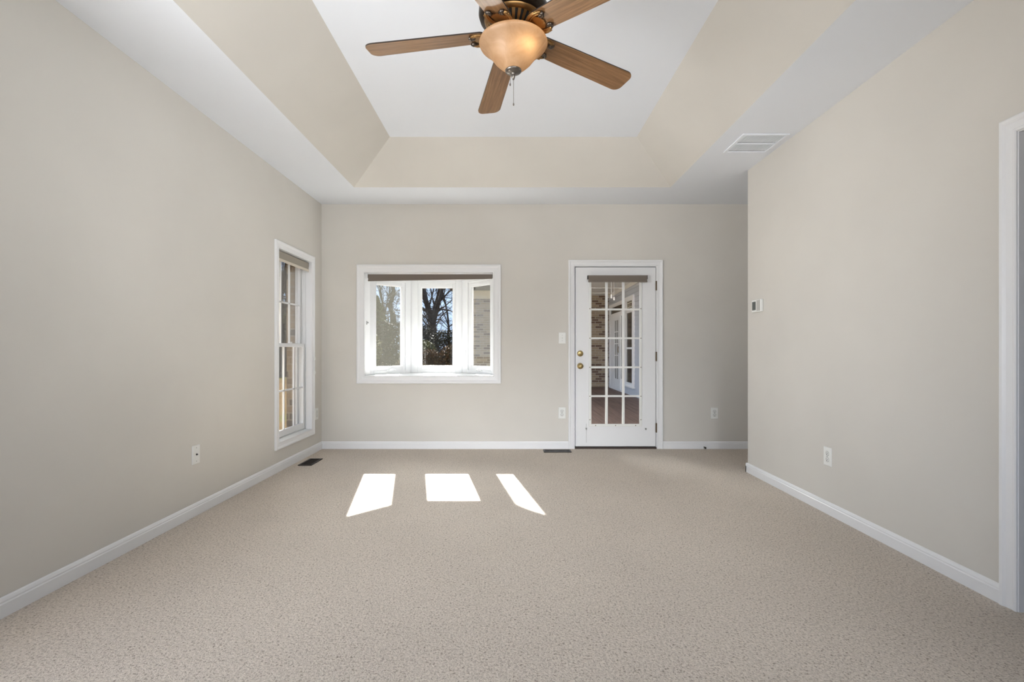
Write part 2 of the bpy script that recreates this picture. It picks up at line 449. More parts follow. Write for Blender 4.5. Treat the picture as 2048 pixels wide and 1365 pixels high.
# ------------------------------------------------------------------ bay window
w1 = empty('window_1', (0, YB, BAY[2])); structure(w1, 'white three sided bay window in the far wall', 'window')
O1 = (0, YB, BAY[2])
mb = MB(); casing(mb, rel(on_back, O1), BAY[0], BAY[1], BAY[2], BAY[3], .089); mb.build('casing', 'trim', w1)
YS, YC = 5.63, 6.03
A = (BAY[0], YS); B = (-1.241, YC); C = (-.605, YC); D = (BAY[1], YS)
def r1(p): return (p[0], p[1]-YB)
poly = [r1((BAY[0]-.02, YB-.003)), r1((BAY[1]+.02, YB-.003)), r1((D[0]+.03, D[1])), r1((C[0]+.04, C[1]+.09)), r1((B[0]-.04, B[1]+.09)), r1((A[0]-.03, A[1]))]
mb = MB(); mb.prism(poly, -.03, 0); mb.build('seat_board', 'vinyl', w1)
mb = MB(); mb.prism(poly, 1.157, 1.20); mb.build('head_board', 'vinyl', w1)
mb = MB(); mb.box(BAY[0]-.02, BAY[0], -.003, YS-YB+.02, 0, 1.157); mb.box(BAY[1], BAY[1]+.02, -.003, YS-YB+.02, 0, 1.157)
mb.build('jamb', 'trim', w1)
big = [(x*1.0, y+.0) for x, y in [r1((A[0]-.12, YB+.161)), r1((D[0]+.12, YB+.161)), r1((D[0]+.12, D[1])), r1((C[0]+.10, C[1]+.16)), r1((B[0]-.10, B[1]+.16)), r1((A[0]-.12, A[1]))]]
mb = MB(); mb.prism(big, 1.201, 1.45); mb.build('bay_roof', 'roofing', w1)
mb = MB(); mb.prism(big, -1.1, -.031); mb.build('bay_base', 'siding', w1)
def rect_frame(mb, x0, x1, z0, z1, w, y0, y1, wb=None):
    wb = wb or w
    mb.box(x0, x0+w, y0, y1, z0, z1); mb.box(x1-w, x1, y0, y1, z0, z1)
    mb.box(x0+w, x1-w, y0, y1, z1-w, z1); mb.box(x0+w, x1-w, y0, y1, z0, z0+wb)
    return mb
H = 1.157
def bay_panel(P, Q, gl, gr, screen, crank, lock_x):
    L = math.hypot(Q[0]-P[0], Q[1]-P[1]); ang = math.atan2(Q[1]-P[1], Q[0]-P[0])
    loc = (P[0], P[1]-YB, 0)
    mb = MB(); wl, wr = max(.042, gl-.042), max(.042, L-gr-.042); mb.box(0,wl,0,.085,0,H); mb.box(L-wr,L,0,.085,0,H); mb.box(wl,L-wr,0,.085,0,.042); mb.box(wl,L-wr,0,.085,H-.042,H); mb.build('frame', 'vinyl', w1, loc, (0,0,ang), .003)
    mb = MB(); x0, x1 = gl-.052, gr+.052
    rect_frame(mb, x0, x1, .040, H-.036, .050, .012, .062)
    rect_frame(mb, x0+.042, x1-.042, .078, H-.082, .014, .022, .055)
    s = mb.build('sash', 'vinyl', w1, loc, (0,0,ang), .003)
    mb = MB(); mb.box(gl-.01, gr+.01, .036, .040, .08, H-.08); mb.build('glass', 'glass', s)
    if screen:
        mb = MB(); mb.add([(gl,.0,.09),(gr,.0,.09),(gr,.0,H-.09),(gl,.0,H-.09)], [(0,1,2,3)])
        q = mb.build('insect_screen', 'screen', s); q.location = (0, .052, 0)
    if crank:
        cx = (gl+gr)/2
        mb = MB(); mb.box(cx-.045, cx+.045, -.012, .012, .028, .046); mb.build('crank_housing', 'vinyl', s, bevel=.004)
        mb = MB(); mb.tube([(cx-.035,-.016,.043),(cx-.01,-.024,.052),(cx+.04,-.024,.052),(cx+.055,-.02,.047)], [.006,.005,.005,.007], 8); mb.build('crank_handle', 'vinyl', s, smooth=True)
        mb = MB(); mb.box(lock_x-.009, lock_x+.009, -.006, .012, .17, .29); mb.build('lock_plate', 'vinyl', s, bevel=.003)
        mb = MB(); mb.tube([(lock_x,-.008,.20),(lock_x,-.022,.215),(lock_x,-.024,.27)], [.006,.005,.006], 8); mb.build('lock_lever', 'vinyl', s, smooth=True)
LA = math.hypot(B[0]-A[0], B[1]-A[1]); LC = C[0]-B[0]; LD = math.hypot(D[0]-C[0], D[1]-C[1])
for p, sx in ((B, -1), (C, 1)):
    x, y = r1(p); k = .7071*sx
    pl = [(x, y-.001), (x, y+.09), (x+.042*sx, y+.10), (x+k*.09, y+.7071*.09)]
    mb = MB(); mb.prism(pl if sx < 0 else pl[::-1], 0, H); mb.build('corner_post', 'vinyl', w1)
bay_panel(A, B, .090, LA*.79, True, True, LA-.065)
bay_panel(B, C, .128, LC-.118, False, False, 0)
bay_panel(C, D, LD*.265, LD-.075, True, True, .065)
mb = MB(); mb.box(-.006,.006,-.004,.004,-.02,.02); mb.tube([(0,-.012,-.006),(0,-.012,.012)],.007,8)
o = mb.build('cord_cleat', 'steel', w1, (BAY[0]+.006, .06, .596)); o.rotation_euler = (0,0,PI/2)

# ------------------------------------------------------------------ left sash window
w2 = empty('window_2', (XL, LW[0], LW[2])); structure(w2, 'narrow white double hung sash window in the left wall', 'window')
O2 = (XL, LW[0], LW[2])
mb = MB(); casing(mb, rel(on_left, O2), LW[0], LW[1], LW[2], LW[3], CW); mb.build('casing', 'trim', w2)
LH, LWd = LW[3]-LW[2], LW[1]-LW[0]
mb = MB()
mb.box(-.145, .001, -.018, 0, -.018, LH+.018); mb.box(-.145, .001, LWd, LWd+.018, -.018, LH+.018)
mb.box(-.145, .001, 0, LWd, LH, LH+.018); mb.box(-.16, .001, 0, LWd, -.018, 0)
mb.build('jamb', 'trim', w2)
mb = MB()
for d0, d1, w in ((.128, .150, .042), (.086, .096, .016), (.052, .058, .010)):
    rf = MB(); rect_frame(mb, 0, 0, 0, 0, 0, 0, 0) if False else None
    for a, b, c, d in ((0, w, 0, LH), (LWd-w, LWd, 0, LH), (w, LWd-w, LH-w, LH), (w, LWd-w, 0, w)):
        mb.box(-d1, -d0, a, b, c, d)
mb.build('frame', 'vinyl', w2, bevel=.002)
def sash2(z0, z1, d0, d1, st, rb, rt, ys, zs, name='sash'):
    mb = MB(); y0, y1 = .012, LWd-.012
    mb.box(-d1,-d0,y0,y0+st,z0,z1); mb.box(-d1,-d0,y1-st,y1,z0,z1); mb.box(-d1,-d0,y0+st,y1-st,z0,z0+rb); mb.box(-d1,-d0,y0+st,y1-st,z1-rt,z1)
    s = mb.build(name, 'vinyl', w2, bevel=.003)
    dm = (d0+d1)/2
    mb = MB(); mb.box(-dm-.002,-dm+.002,y0+st-.005,y1-st+.005,z0+rb-.005,z1-rt+.005); mb.build('glass', 'glass', s)
    mb = MB()
    for y in ys: mb.box(-dm-.006,-dm+.008,y-LW[0]-.008,y-LW[0]+.008,z0+rb,z1-rt)
    for z in zs: mb.box(-dm-.006,-dm+.008,y0+st,y1-st,z-.008,z+.008)
    mb.build('muntin', 'vinyl', s)
    return s
ZM = 1.155-LW[2]
sash2(ZM-.012, LH-.012, .098, .126, .036, .034, .036, (4.695, 4.879), ((1.118+(VY-607)/F*4.85)-LW[2],))
s = sash2(.010, ZM+.022, .060, .088, .040, .062, .036, (4.680, 4.895), ((1.118-(780-VY)/F*4.78)-LW[2],))
mb = MB(); mb.box(-.062,-.046,LWd/2-.03,LWd/2+.03,ZM+.020,ZM+.036); mb.build('sash_lock', 'vinyl', s, bevel=.003)
for z in (.75, .60):
    mb = MB(); mb.box(.0195,.026,LWd+.030,LWd+.042,z-.012,z+.012); mb.tube([(.028,LWd+.036,z-.02),(.031,LWd+.036,z),(.028,LWd+.036,z+.02)],.004,8); mb.build('cord_cleat', 'plate', w2)

# ------------------------------------------------------------------ roller shades
def shade(name, w, h, depth, loc, rz, fab, droop, label, hem=True):
    """housing roll spans x -w/2..w/2, top at z=0, front faces -y"""
    r = empty(name, loc, rz); tag(r, label, 'roller shade', None)
    for sx in (-w/2, w/2-.004): mb = MB(); mb.box(sx, sx+.004, -depth+.003, 0, -.046, -.003); mb.build('bracket', 'black', r)
    mb = MB(); mb.lathe([(.018,-w/2+.006),(.018,w/2-.006)], (0,-depth/2,-.026), 24, 'x'); mb.build('roller', 'black', r, smooth='angle')
    mb = MB()
    n = 24; zb = lambda x: -h - droop*(.5 - x/w)
    L0 = []; L1 = []
    for i in range(n+1):
        x = -w/2+.006+(w-.012)*i/n
        L0.append((x, -depth+.002, -.005)); L1.append((x, -depth+.002, zb(x)+.012))
    L2 = [(x, y+.006, z) for x, y, z in L1]; L3 = [(x, y+.006, z) for x, y, z in L0]
    mb.loops([L0, L1, L2, L3, L0], closed=False); mb.build('fabric', fab, r)
    if hem:
        mb = MB(); a = zb(-w/2); b = zb(w/2)
        vs = []; hh = .013 if hem is not True else .024
        for x, z in ((-w/2+.004, a), (w/2-.004, b)):
            for y, dz in ((-depth-.002, 0), (-depth+.010, 0), (-depth+.010, hh), (-depth-.002, hh)): vs.append((x, y, z+dz))
        mb.add(vs, [(0,1,2,3),(7,6,5,4)]+[(i,(i+1)%4,(i+1)%4+4,i+4) for i in range(4)])
        mb.build('hem_bar', hem if isinstance(hem, str) else 'hem', r, bevel=.002)
    return r
shade('roller_shade', 1.412, .058, .045, ((BAY[0]+BAY[1])/2+.008, YB+.075, BAY[3]-.008), 0, 'shade', .026,
      'dark taupe roller shade rolled up inside the top of the bay window', hem='shade')
shade('roller_shade', LWd-.014, .098, .045, (XL-.062, (LW[0]+LW[1])/2, LW[3]-.006), PI/2, 'shade_l', 0,
      'taupe roller shade with pale hem bar in the narrow left wall window')
shade('roller_shade', .663, .080, .058, (1.190, YB-.012, 1.943), 0, 'shade', 0,
      'short taupe roller shade mounted on the white glazed door', hem='shade')

# ------------------------------------------------------------------ exterior door
d1 = empty('door_1', (DOOR[0], YB, 0)); structure(d1, 'white glazed exterior door with fifteen panes in the far wall', 'door')
dw = DOOR[1]-DOOR[0]; dh = DOOR[3]
mb = MB(); casing(mb, lambda a,b,c: (a, -c, b), -.008, dw+.008, 0, dh+.008, CW, legs=True); mb.build('casing', 'trim', d1)
mb = MB(); mb.box(-.022,-.003,-.002,.162,0,dh+.022); mb.box(dw+.003,dw+.022,-.002,.162,0,dh+.022); mb.box(-.003,dw+.003,-.002,.162,dh+.003,dh+.022)
mb.box(-.003,.012,.048,.062,.02,dh); mb.box(dw-.012,dw+.003,.048,.062,.02,dh); mb.box(0,dw,.048,.062,dh-.012,dh+.003)
mb.build('jamb', 'trim', d1)
mb = MB(); mb.box(-.003,dw+.003,-.012,.16,0,.018); mb.build('threshold', 'thresh', d1)
def dx(p): return (p-VX)/178.08-DOOR[0]
def dz(p): return CAMZ+(VY-p)/178.08
gx0, gx1, gz0, gz1 = dx(1182.7), dx(1278.5), dz(848.4), dz(559)
mb = MB(); slab_with_holes(mb, .006, dw-.003, .026, dh-.005, [(gx0-.015, gx1+.015, gz0-.015, gz1+.015)], lambda a,b,c,d: mb.box(a,b,.004,.048,c,d))
slab = mb.build('door_leaf', 'trim', d1)
mb = MB(); mb.box(.004, dw-.004, .012, .044, .012, .027); mb.build('sweep', 'black', slab)
mb = MB()
for o_, y0_, y1_ in ((.030, -.006, .006),):
    x0, x1, z0, z1 = gx0-o_, gx1+o_, gz0-o_, gz1+o_
    for a,b,c,d in ((x0,gx0,z0,z1),(gx1,x1,z0,z1),(gx0,gx1,z0,gz0),(gx0,gx1,gz1,z1)): mb.box(a,b,y0_,y1_,c,d)
lite = mb.build('lite_frame', 'plate', slab, bevel=.004)
mb = MB()
for c in (1213.3, 1247.0): mb.box(dx(c)-.0135, dx(c)+.0135, .0, .022, gz0, gz1)
for r_ in (619.2, 677, 735.2, 793): mb.box(gx0, gx1, .001, .021, dz(r_)-.0105, dz(r_)+.0105)
mb.build('muntin_grille', 'plate', lite, bevel=.003)
mb = MB(); mb.box(gx0-.012, gx1+.012, .024, .028, gz0-.012, gz1+.012); mb.build('glass', 'glass', lite)
for x, z in [(gx0-.017, dz(q)) for q in (618, 677, 735, 793, 840)]+[(gx1+.017, dz(q)) for q in (618, 677, 735, 793, 840)]+[(dx(q), gz0-.017) for q in (1191, 1231, 1271)]:
    mb = MB(); mb.lathe([(.0001,-.0075),(.0055,-.007),(.006,-.0055)], (x,0,z), 10, 'y'); mb.build('screw', 'hinge', lite)
kx = dx(1160.3)
mb = MB(); mb.lathe([(.034,.004),(.034,-.004),(.030,-.008),(.014,-.010),(.012,-.030),(.020,-.036),(.027,-.046),(.028,-.056),(.022,-.064),(.001,-.066)], (kx,0,dz(732.5)), 32, 'y'); mb.build('door_knob', 'brass', slab, smooth=True)
mb = MB(); mb.lathe([(.034,.004),(.034,-.006),(.030,-.011),(.026,-.013),(.001,-.014)], (kx,0,dz(707.5)), 32, 'y')
db = mb.build('deadbolt', 'brass', slab, smooth='angle')
mb = MB(); mb.box(kx-.014, kx+.014, -.028, -.014, dz(707.5)-.004, dz(707.5)+.004); mb.build('thumb_turn', 'brass', db, bevel=.003)
for q in (572, 713.5, 856):
    mb = MB(); mb.box(dw-.006, dw+.014, -.004, .003, dz(q)-.051, dz(q)+.051); mb.tube([(dw+.003,-.008,dz(q)-.053),(dw+.003,-.008,dz(q)+.053)], .0065, 12)
    mb.build('hinge', 'hinge', d1, bevel=.001)
for q, r_ in ((1172.5, 858), (1291.5, 858.5)):
    mb = MB(); mb.box(dx(q)-.008, dx(q)+.008, -.008, .004, dz(r_)-.007, dz(r_)+.010); mb.tube([(dx(q),-.012,dz(r_)-.008),(dx(q),-.012,dz(r_)+.004)], .004, 8); mb.build('hold_down_bracket', 'steel', slab)
mb = MB(); mb.tube([(dx(1172.7),-.001,dz(848)),(dx(1172.7),-.001,dz(886))], .0014, 6); mb.build('shade_cord', 'steel', slab)

# ------------------------------------------------------------------ wall plates
def plate_base(name, label, cat, loc, rz, w=.080, h=.126, group=None):
    r = empty(name, loc, rz); tag(r, label, cat, group)
    mb = MB()
    L = []
    for o_, y in ((0, -.0005), (0, -.003), (.004, -.0065)):
        L.append([(-w/2+o_, y, -h/2+o_), (w/2-o_, y, -h/2+o_), (w/2-o_, y, h/2-o_), (-w/2+o_, y, h/2-o_)])
    mb.loops(L); mb.add(L[0], [(3,2,1,0)]); mb.add(L[-1], [(0,1,2,3)])
    mb.build('cover_plate', 'plate', r)
    return r
def screw(r, x, z, y=-.0065):
    mb = MB(); mb.lathe([(.0032, .001), (.0032,-.0008),(.001,-.0014)], (x, y, z), 10, 'y'); mb.build('screw', 'steel', r)
def outlet(label, loc, rz):
    r = plate_base('wall_outlet', label, 'outlet', loc, rz)
    for s in (-1, 1):
        mb = MB(); n = 20; zc = s*.0205
        ring = []
        for i in range(n):
            a = 2*PI*i/n; ring.append((max(-.0165, min(.0165, .019*math.cos(a))), .0145*math.sin(a)))
        mb.loops([[(x, -.006, z+zc) for x, z in ring], [(x, -.0085, z+zc) for x, z in ring]]); mb.add([(x, -.0085, z+zc) for x, z in ring], [tuple(range(n))])
        f = mb.build('socket_face', 'plate', r)
        mb = MB()
        ro = [(x*1.10, z*1.12) for x, z in ring]
        mb.loops([[(x, -.0067, z+zc) for x, z in ro], [(x, -.0067, z+zc) for x, z in ring]])
        mb.box(-.0085,-.0055,-.009,-.0083,zc-.003,zc+.008); mb.box(.0055,.0085,-.009,-.0083,zc-.002,zc+.007)
        mb.lathe([(.0001,-.009),(.0038,-.009),(.0038,-.0083)], (0,0,zc-.0075), 10, 'y')
        mb.build('socket_slots', 'slot', f)
    screw(r, 0, 0)
    return r
outlet('white outlet low on the far wall beside the door latch side', (.578, YB, .402), 0)
outlet('white outlet low on the far wall near the right wall corner', (2.291, YB, .399), 0)
outlet('white outlet low on the left wall between window and room corner', (XL, 5.289, .412), PI/2)
outlet('white outlet low on the right wall below the thermostat', (XR, 3.289, .388), -PI/2)
r = plate_base('light_switch', 'white toggle light switch on the far wall beside the door', 'switch', (.581, YB, 1.244), 0)
mb = MB(); mb.box(-.005,.005,-.0085,-.006,-.012,.012); mb.build('switch_collar', 'plate', r)
mb = MB(); mb.add([(-.004,-.008,-.006),(.004,-.008,-.006),(.004,-.008,.006),(-.004,-.008,.006),(-.0035,-.019,.004),(.0035,-.019,.004),(.0035,-.019,.011),(-.0035,-.019,.011)],[(0,1,5,4),(1,2,6,5),(2,3,7,6),(3,0,4,7),(4,5,6,7)]); mb.build('toggle', 'plate', r)
screw(r, 0, .03); screw(r, 0, -.03)
r = plate_base('cable_plate', 'white cable jack plate low on the left wall away from window', 'wall plate', (XL, 3.259, .4086), PI/2)
mb = MB(); mb.lathe([(.0065,-.005),(.0065,-.009),(.0045,-.009),(.0045,-.015),(.001,-.015)], (0,0,0), 14, 'y'); mb.build('jack', 'slot', r)
screw(r, 0, .045); screw(r, 0, -.045)
th = empty('thermostat', (XR, 4.205, 1.496), -PI/2); tag(th, 'white thermostat with grey display on the right wall near its corner', 'thermostat')
mb = MB(); mb.box(-.078,.078,-.024,-.0005,-.054,.054); mb.build('body', 'plate', th, bevel=.005, seg=3)
mb = MB(); mb.box(-.066,-.008,-.0255,-.023,-.036,.038); mb.build('display', 'lcd', th)
mb = MB(); mb.box(.008,.066,-.0258,-.023,-.046,.046); mb.build('button_cover', 'tgrey', th, bevel=.002)
mb = MB(); mb.tube([(2.168,YB-.016,.022),(2.168,YB-.045,.019)], .006, 10); mb.lathe([(.010,-.058),(.012,-.05),(.010,-.044)], (2.168, YB, .019), 12, 'y')
tag(mb.build('door_stop', 'black'), 'small black door stop on the baseboard right of the door', 'door stop')

# ------------------------------------------------------------------ floor registers and ceiling grille
def register(loc, w, l, label):
    r = empty('floor_register', loc); tag(r, label, 'floor vent', 'bronze floor registers')
    mb = MB()
    for a,b,c,d in ((-w/2,-w/2+.018,-l/2,l/2),(w/2-.018,w/2,-l/2,l/2),(-w/2,w/2,-l/2,-l/2+.018),(-w/2,w/2,l/2-.018,l/2)): mb.box(a,b,c,d,0,.007)
    mb.build('frame', 'dark', r, bevel=.002)
    mb = MB(); n = int(max(w, l)/.014)
    for i in range(1, n):
        if l > w: y = -l/2+l*i/n; mb.box(-w/2+.016,w/2-.016,y-.0025,y+.0025,.001,.005)
        else: x = -w/2+w*i/n; mb.box(x-.0025,x+.0025,-l/2+.016,l/2-.016,.001,.005)
    mb.build('louvers', 'dark', r)
    mb = MB(); mb.box(-w/2+.004,w/2-.004,-l/2+.004,l/2-.004,.0002,.0012); mb.build('damper', 'black', r)
register((-1.974, 4.774, 0.001), .133, .280, 'dark floor register in the carpet under the narrow left window')
register((.511, 5.293, 0.001), .301, .137, 'dark floor register in the carpet beside the glazed door')
cv = empty('ceiling_vent', (1.932, 3.818, ZC)); tag(cv, 'square white louvered vent in the ceiling border at right', 'ceiling vent')
w, l = .356, .345
mb = MB()
for a,b,c,d in ((-w/2,-w/2+.025,-l/2,l/2),(w/2-.025,w/2,-l/2,l/2),(-w/2+.025,w/2-.025,-l/2,-l/2+.022),(-w/2+.025,w/2-.025,l/2-.022,l/2),(-w/2+.025,w/2-.025,-.006,.006)): mb.box(a,b,c,d,-.010,-.0005)
mb.build('frame', 'ceiling', cv, bevel=.003)
for s in (-1, 1):
    y0, y1 = (.008, l/2-.022) if s > 0 else (-l/2+.022, -.006)
    mb = MB(); n = 26
    for i in range(n):
        x = -w/2+.030+(w-.06)*i/(n-1)
        mb.box(x-.0016, x+.0016, y0, y1-.036, -.009, -.0015); mb.box(x-.0026, x+.0026, y1-.036, y1, -.004, -.0015)
        mb.add([(x-.0055,y0,-.002),(x+.0055,y0,-.007),(x+.0055,y1-.036,-.007),(x-.0055,y1-.036,-.002),(x-.0055,y0,-.001),(x+.0055,y0,-.006),(x+.0055,y1-.036,-.006),(x-.0055,y1-.036,-.001)],
               [(0,1,2,3),(7,6,5,4),(0,1,5,4),(1,2,6,5),(2,3,7,6),(3,0,4,7)])
    mb.build('louvers', 'ceiling', cv)
mb = MB(); mb.box(-w/2+.01,w/2-.01,-l/2+.01,l/2-.01,-.0012,-.0004); mb.build('backing', 'slot', cv)

# ------------------------------------------------------------------ ceiling fan
FX, FY, FZ = .0125, 2.115, CAMZ+1.376                # blade plane at the hub
fan = empty('ceiling_fan', (FX, FY, FZ)); tag(fan, 'five blade oak and bronze ceiling fan with amber glass light bowl', 'ceiling fan')
top = ZT-FZ
mb = MB(); mb.lathe([(.055,.15),(.10,.148),(.135,.135),(.150,.112),(.152,.085),(.146,.066),(.128,.058),(.10,.055)], seg=64); mb.build('motor_housing', 'bronze_d', fan, smooth=True)
mb = MB(); mb.lathe([(.014,.14),(.014,top-.05)], seg=20); mb.build('downrod', 'bronze_d', fan, smooth='angle')
mb = MB(); mb.lathe([(.018,top-.085),(.045,top-.075),(.066,top-.045),(.070,top-.001)], seg=40); mb.build('canopy', 'bronze_d', fan, smooth=True)
# slotted bronze motor cover
mb = MB()
mb.lathe([(.128,.062),(.126,.054),(.116,.046),(.108,.044)], seg=64, cap=False)
mb.lathe([(.078,.016),(.074,.010),(.066,.006),(.02,.006)], seg=64, cap=False)
n = 26
for i in range(n):
    a = 2*PI*(i+.5)/n; q = .0072
    P = []
    for rr, hh in ((.110,.045),(.100,.034),(.088,.023),(.076,.015)):
        hw = q*(rr/.11)
        P.append([(rr*math.cos(a)-hw*math.sin(a), rr*math.sin(a)+hw*math.cos(a), hh), (rr*math.cos(a)+hw*math.sin(a), rr*math.sin(a)-hw*math.cos(a), hh)])
    mb.loops(P, closed=False)
mb.build('motor_cover', 'bronze', fan, smooth='angle')
mb = MB(); mb.lathe([(.106,.050),(.096,.042),(.080,.028),(.05,.022)], seg=48, cap=False); mb.build('motor_core', 'black', fan, smooth=True)
# light kit
B0 = -.150                                          # bowl bottom above/below hub
mb = MB(); mb.lathe([(.070,.012),(.072,-.002),(.060,-.008),(.058,-.014),(.090,-.018),(.116,-.020),(.120,-.026),(.05,-.028)], seg=48); mb.build('light_fitter', 'bronze', fan, smooth=True)
prof = [(.122,-.022),(.136,-.026),(.146,-.032),(.1495,-.040),(.146,-.047),(.136,-.054),(.119,-.069),(.1055,-.084),(.094,-.099),(.083,-.114),(.068,-.129),(.051,-.144),(.036,-.156),(.012,-.159)]
mb = MB(); mb.lathe(prof, seg=72, cap=False)
bowl = mb.build('glass_bowl', 'bowl', fan, smooth=True)
mb = MB(); mb.lathe([(.010,-.146),(.033,-.151),(.036,-.156),(.035,-.161),(.028,-.165),(.014,-.168),(.008,-.171),(.010,-.178),(.007,-.186),(.004,-.196),(.0005,-.197)], seg=32); mb.build('finial', 'pewter', fan, smooth=True)
def chain(x, y, z0, z1, name='pull_chain'):
    mb = MB(); mb.tube([(x,y,z0),(x,y,z1)], .0011, 6)
    mb.lathe([(.0005,0),(.0026,.002),(.0034,.006),(.0022,.012),(.0005,.014)], (x,y,z1-.012), 12); mb.build(name, 'pewter', fan)
chain(.001, -.002, -.190, -.300); chain(-.014, -.018, -.163, -.222)
light('fan_bulb', 'POINT', 0.30, (FX+.048, FY-.055, FZ-.062), (1.0, .80, .52), shadow_soft_size=.03)

def blade_mesh():
    mb = MB(); r0, r1 = .130, .660; pts = []
    top_ = [(r0, .046), (r0+.012, .052), (.30, .057), (.50, .061), (r1-.045, .064)]
    for i in range(9):
        a = PI/2*(1-i/8); top_.append((r1-.040+.040*math.cos(a)*.95, .028+.036*math.sin(a)))
    bot_ = [(x, -y) for x, y in reversed(top_)]
    out = top_+bot_; n = len(out); t = .0028
    mb.add([(x,y,t) for x,y in out], [tuple(range(n))], 0); mb.add([(x,y,-t) for x,y in out], [tuple(range(n-1,-1,-1))], 0)
    mb.loops([[(x,y,-t) for x,y in out], [(x,y,t) for x,y in out]], mi=1)
    return mb
def iron_mesh():
    mb = MB()
    mb.tube([(.062,0,-.004),(.085,0,-.012),(.105,0,-.013)], [.011,.010,.009], 10)
    for s in (-1, 1):
        pts = [(.066,s*.003,-.010),(.082,s*.010,-.014),(.094,s*.022,-.014),(.108,s*.036,-.012),(.128,s*.046,-.011),(.150,s*.050,-.011),(.170,s*.048,-.011),(.184,s*.040,-.011),(.188,s*.030,-.012),(.182,s*.022,-.013),(.173,s*.022,-.013),(.169,s*.029,-.013),(.173,s*.034,-.013)]
        mb.tube(pts[:8], [.0085,.0088,.0085,.008,.0078,.0075,.007,.0066], 10)
        mb.tube([(p[0]+.003, p[1]+s*.0075, p[2]-.003) for p in pts[1:7]], [.003,.0034,.0034,.0032,.003,.0025], 6)
        mb.tube([(p[0]+.005, p[1]-s*.0095, p[2]-.002) for p in pts[1:8]], [.003,.0034,.0032,.003,.003,.0027,.0022], 6)
        mb.tube(pts[7:], [.0075,.0072,.0066,.006,.005,.004], 10, mi=1)
        mb.lathe([(.0001,-.007),(.006,-.005),(.0075,.0),(.006,.003)], (.1765,s*.029,-.012), 12, mi=1)
    # shell shaped palmette between the scrolls
    outl = []
    for i in range(13):
        a = PI*(i/12)-PI/2; outl.append((.118+.052*math.cos(a), .044*math.sin(a)))
    ctr = (.100, 0, -.012)
    vs = [ctr]+[(x, y, -.006 - (.006 if i % 2 else .003)) for i, (x, y) in enumerate(outl)]
    mb.add(vs, [(0, i, i+1) for i in range(1, 13)])
    return mb
ph0 = 174.234
droop = math.atan2(.027, .56); pitch = R(11)
b0 = None
for k in range(5):
    a = R(ph0-72*k)
    mtx = Matrix.Rotation(a, 4, 'Z') @ Matrix.Rotation(droop, 4, 'Y') @ Matrix.Rotation(-pitch, 4, 'X')
    if k == 0:
        b0 = blade_mesh().build('blade', ['oak', 'edge'], fan)
        i0 = iron_mesh().build('blade_iron', ['bronze', 'pewter_dark'], b0, smooth=True)
        b = b0
    else:
        b = b0.copy(); COL.objects.link(b); b.parent = fan
        i_ = i0.copy(); COL.objects.link(i_); i_.parent = b
    b.rotation_euler = mtx.to_euler(); b.location = (0, 0, .004)

# ------------------------------------------------------------------ outside: own walls of brick, porch, wing
mb = MB()
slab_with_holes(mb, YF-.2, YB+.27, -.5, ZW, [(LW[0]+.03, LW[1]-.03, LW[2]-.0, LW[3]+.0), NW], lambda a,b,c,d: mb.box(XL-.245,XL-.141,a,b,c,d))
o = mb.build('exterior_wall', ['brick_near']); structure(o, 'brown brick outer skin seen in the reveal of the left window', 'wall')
GZ = -.35
mb = MB(); mb.add([(-90,-30,GZ),(60,-30,GZ),(60,120,GZ),(-90,120,GZ)], [(0,1,2,3)])
structure(mb.build('ground', 'ground'), 'leaf covered ground outside the windows', 'ground')
PX0, PX1, PY0, PY1, PZ, PCZ = .35, 3.10, YB+.165, 15.2, -.062, 2.813
mb = MB(); x = PX0
while x < PX1-.02:
    mb.box(x, min(x+.134, PX1), PY0, PY1, PZ-.03, PZ); x += .140
structure(mb.build('porch_floor', 'deck'), 'red brown board floor of the porch beyond the door', 'porch floor')
mb = MB(); mb.box(PX0-.1, PX1, PY0, PY1, PCZ, PCZ+.05)
y = PY0+.55
while y < PY1: mb.box(PX0-.1, PX1, y-.035, y+.035, PCZ-.015, PCZ); y += 1.2
mb.box(PX1-.045, PX1, PY0, PY1, PCZ-.09, PCZ)
structure(mb.build('porch_ceiling', 'porch_white'), 'white battened ceiling of the porch', 'porch ceiling')
mb = MB(); mb.box(PX0-.5, PX1+3, PY0, PY1+.5, PCZ+.3, PCZ+.4)
structure(mb.build('porch_roof', 'roofing'), 'dark roof over the porch', 'roof')
mb = MB(); z = PZ
while z < PCZ:
    mb.add([(PX1-.020,PY0,z),(PX1-.020,PY1,z),(PX1-.004,PY1,z+.118),(PX1-.004,PY0,z+.118),(PX1+.05,PY0,z),(PX1+.05,PY1,z),(PX1+.05,PY1,z+.118),(PX1+.05,PY0,z+.118)],
           [(0,3,2,1),(0,1,5,4),(4,5,6,7),(3,7,6,2)]); z += .118
structure(mb.build('porch_wall', 'siding'), 'grey blue lap siding wall along the porch', 'wall')
BX0 = -1.62
mb = MB(); mb.box(BX0, PX1+.6, PY1, PY1+.25, GZ, 3.0)
structure(mb.build('wing_wall', 'brick_far'), 'brown brick end wall at the far end of the porch', 'wall')
mb = MB(); mb.box(BX0-.02, PX0-.12, PY1-.025, PY1+.25, 2.70, 2.96); structure(mb.build('wing_frieze', ['frieze']), 'cream frieze board under the eave of the brick wing', 'frieze')
mb = MB(); mb.box(BX0-.25, PX0-.12, 14.0, PY1+.3, 2.965, 3.02); mb.box(BX0-.27, PX0-.12, 13.95, 14.0, 2.93, 3.12)
structure(mb.build('wing_eave', ['roofing']), 'dark eave overhanging the brick wing', 'eave')
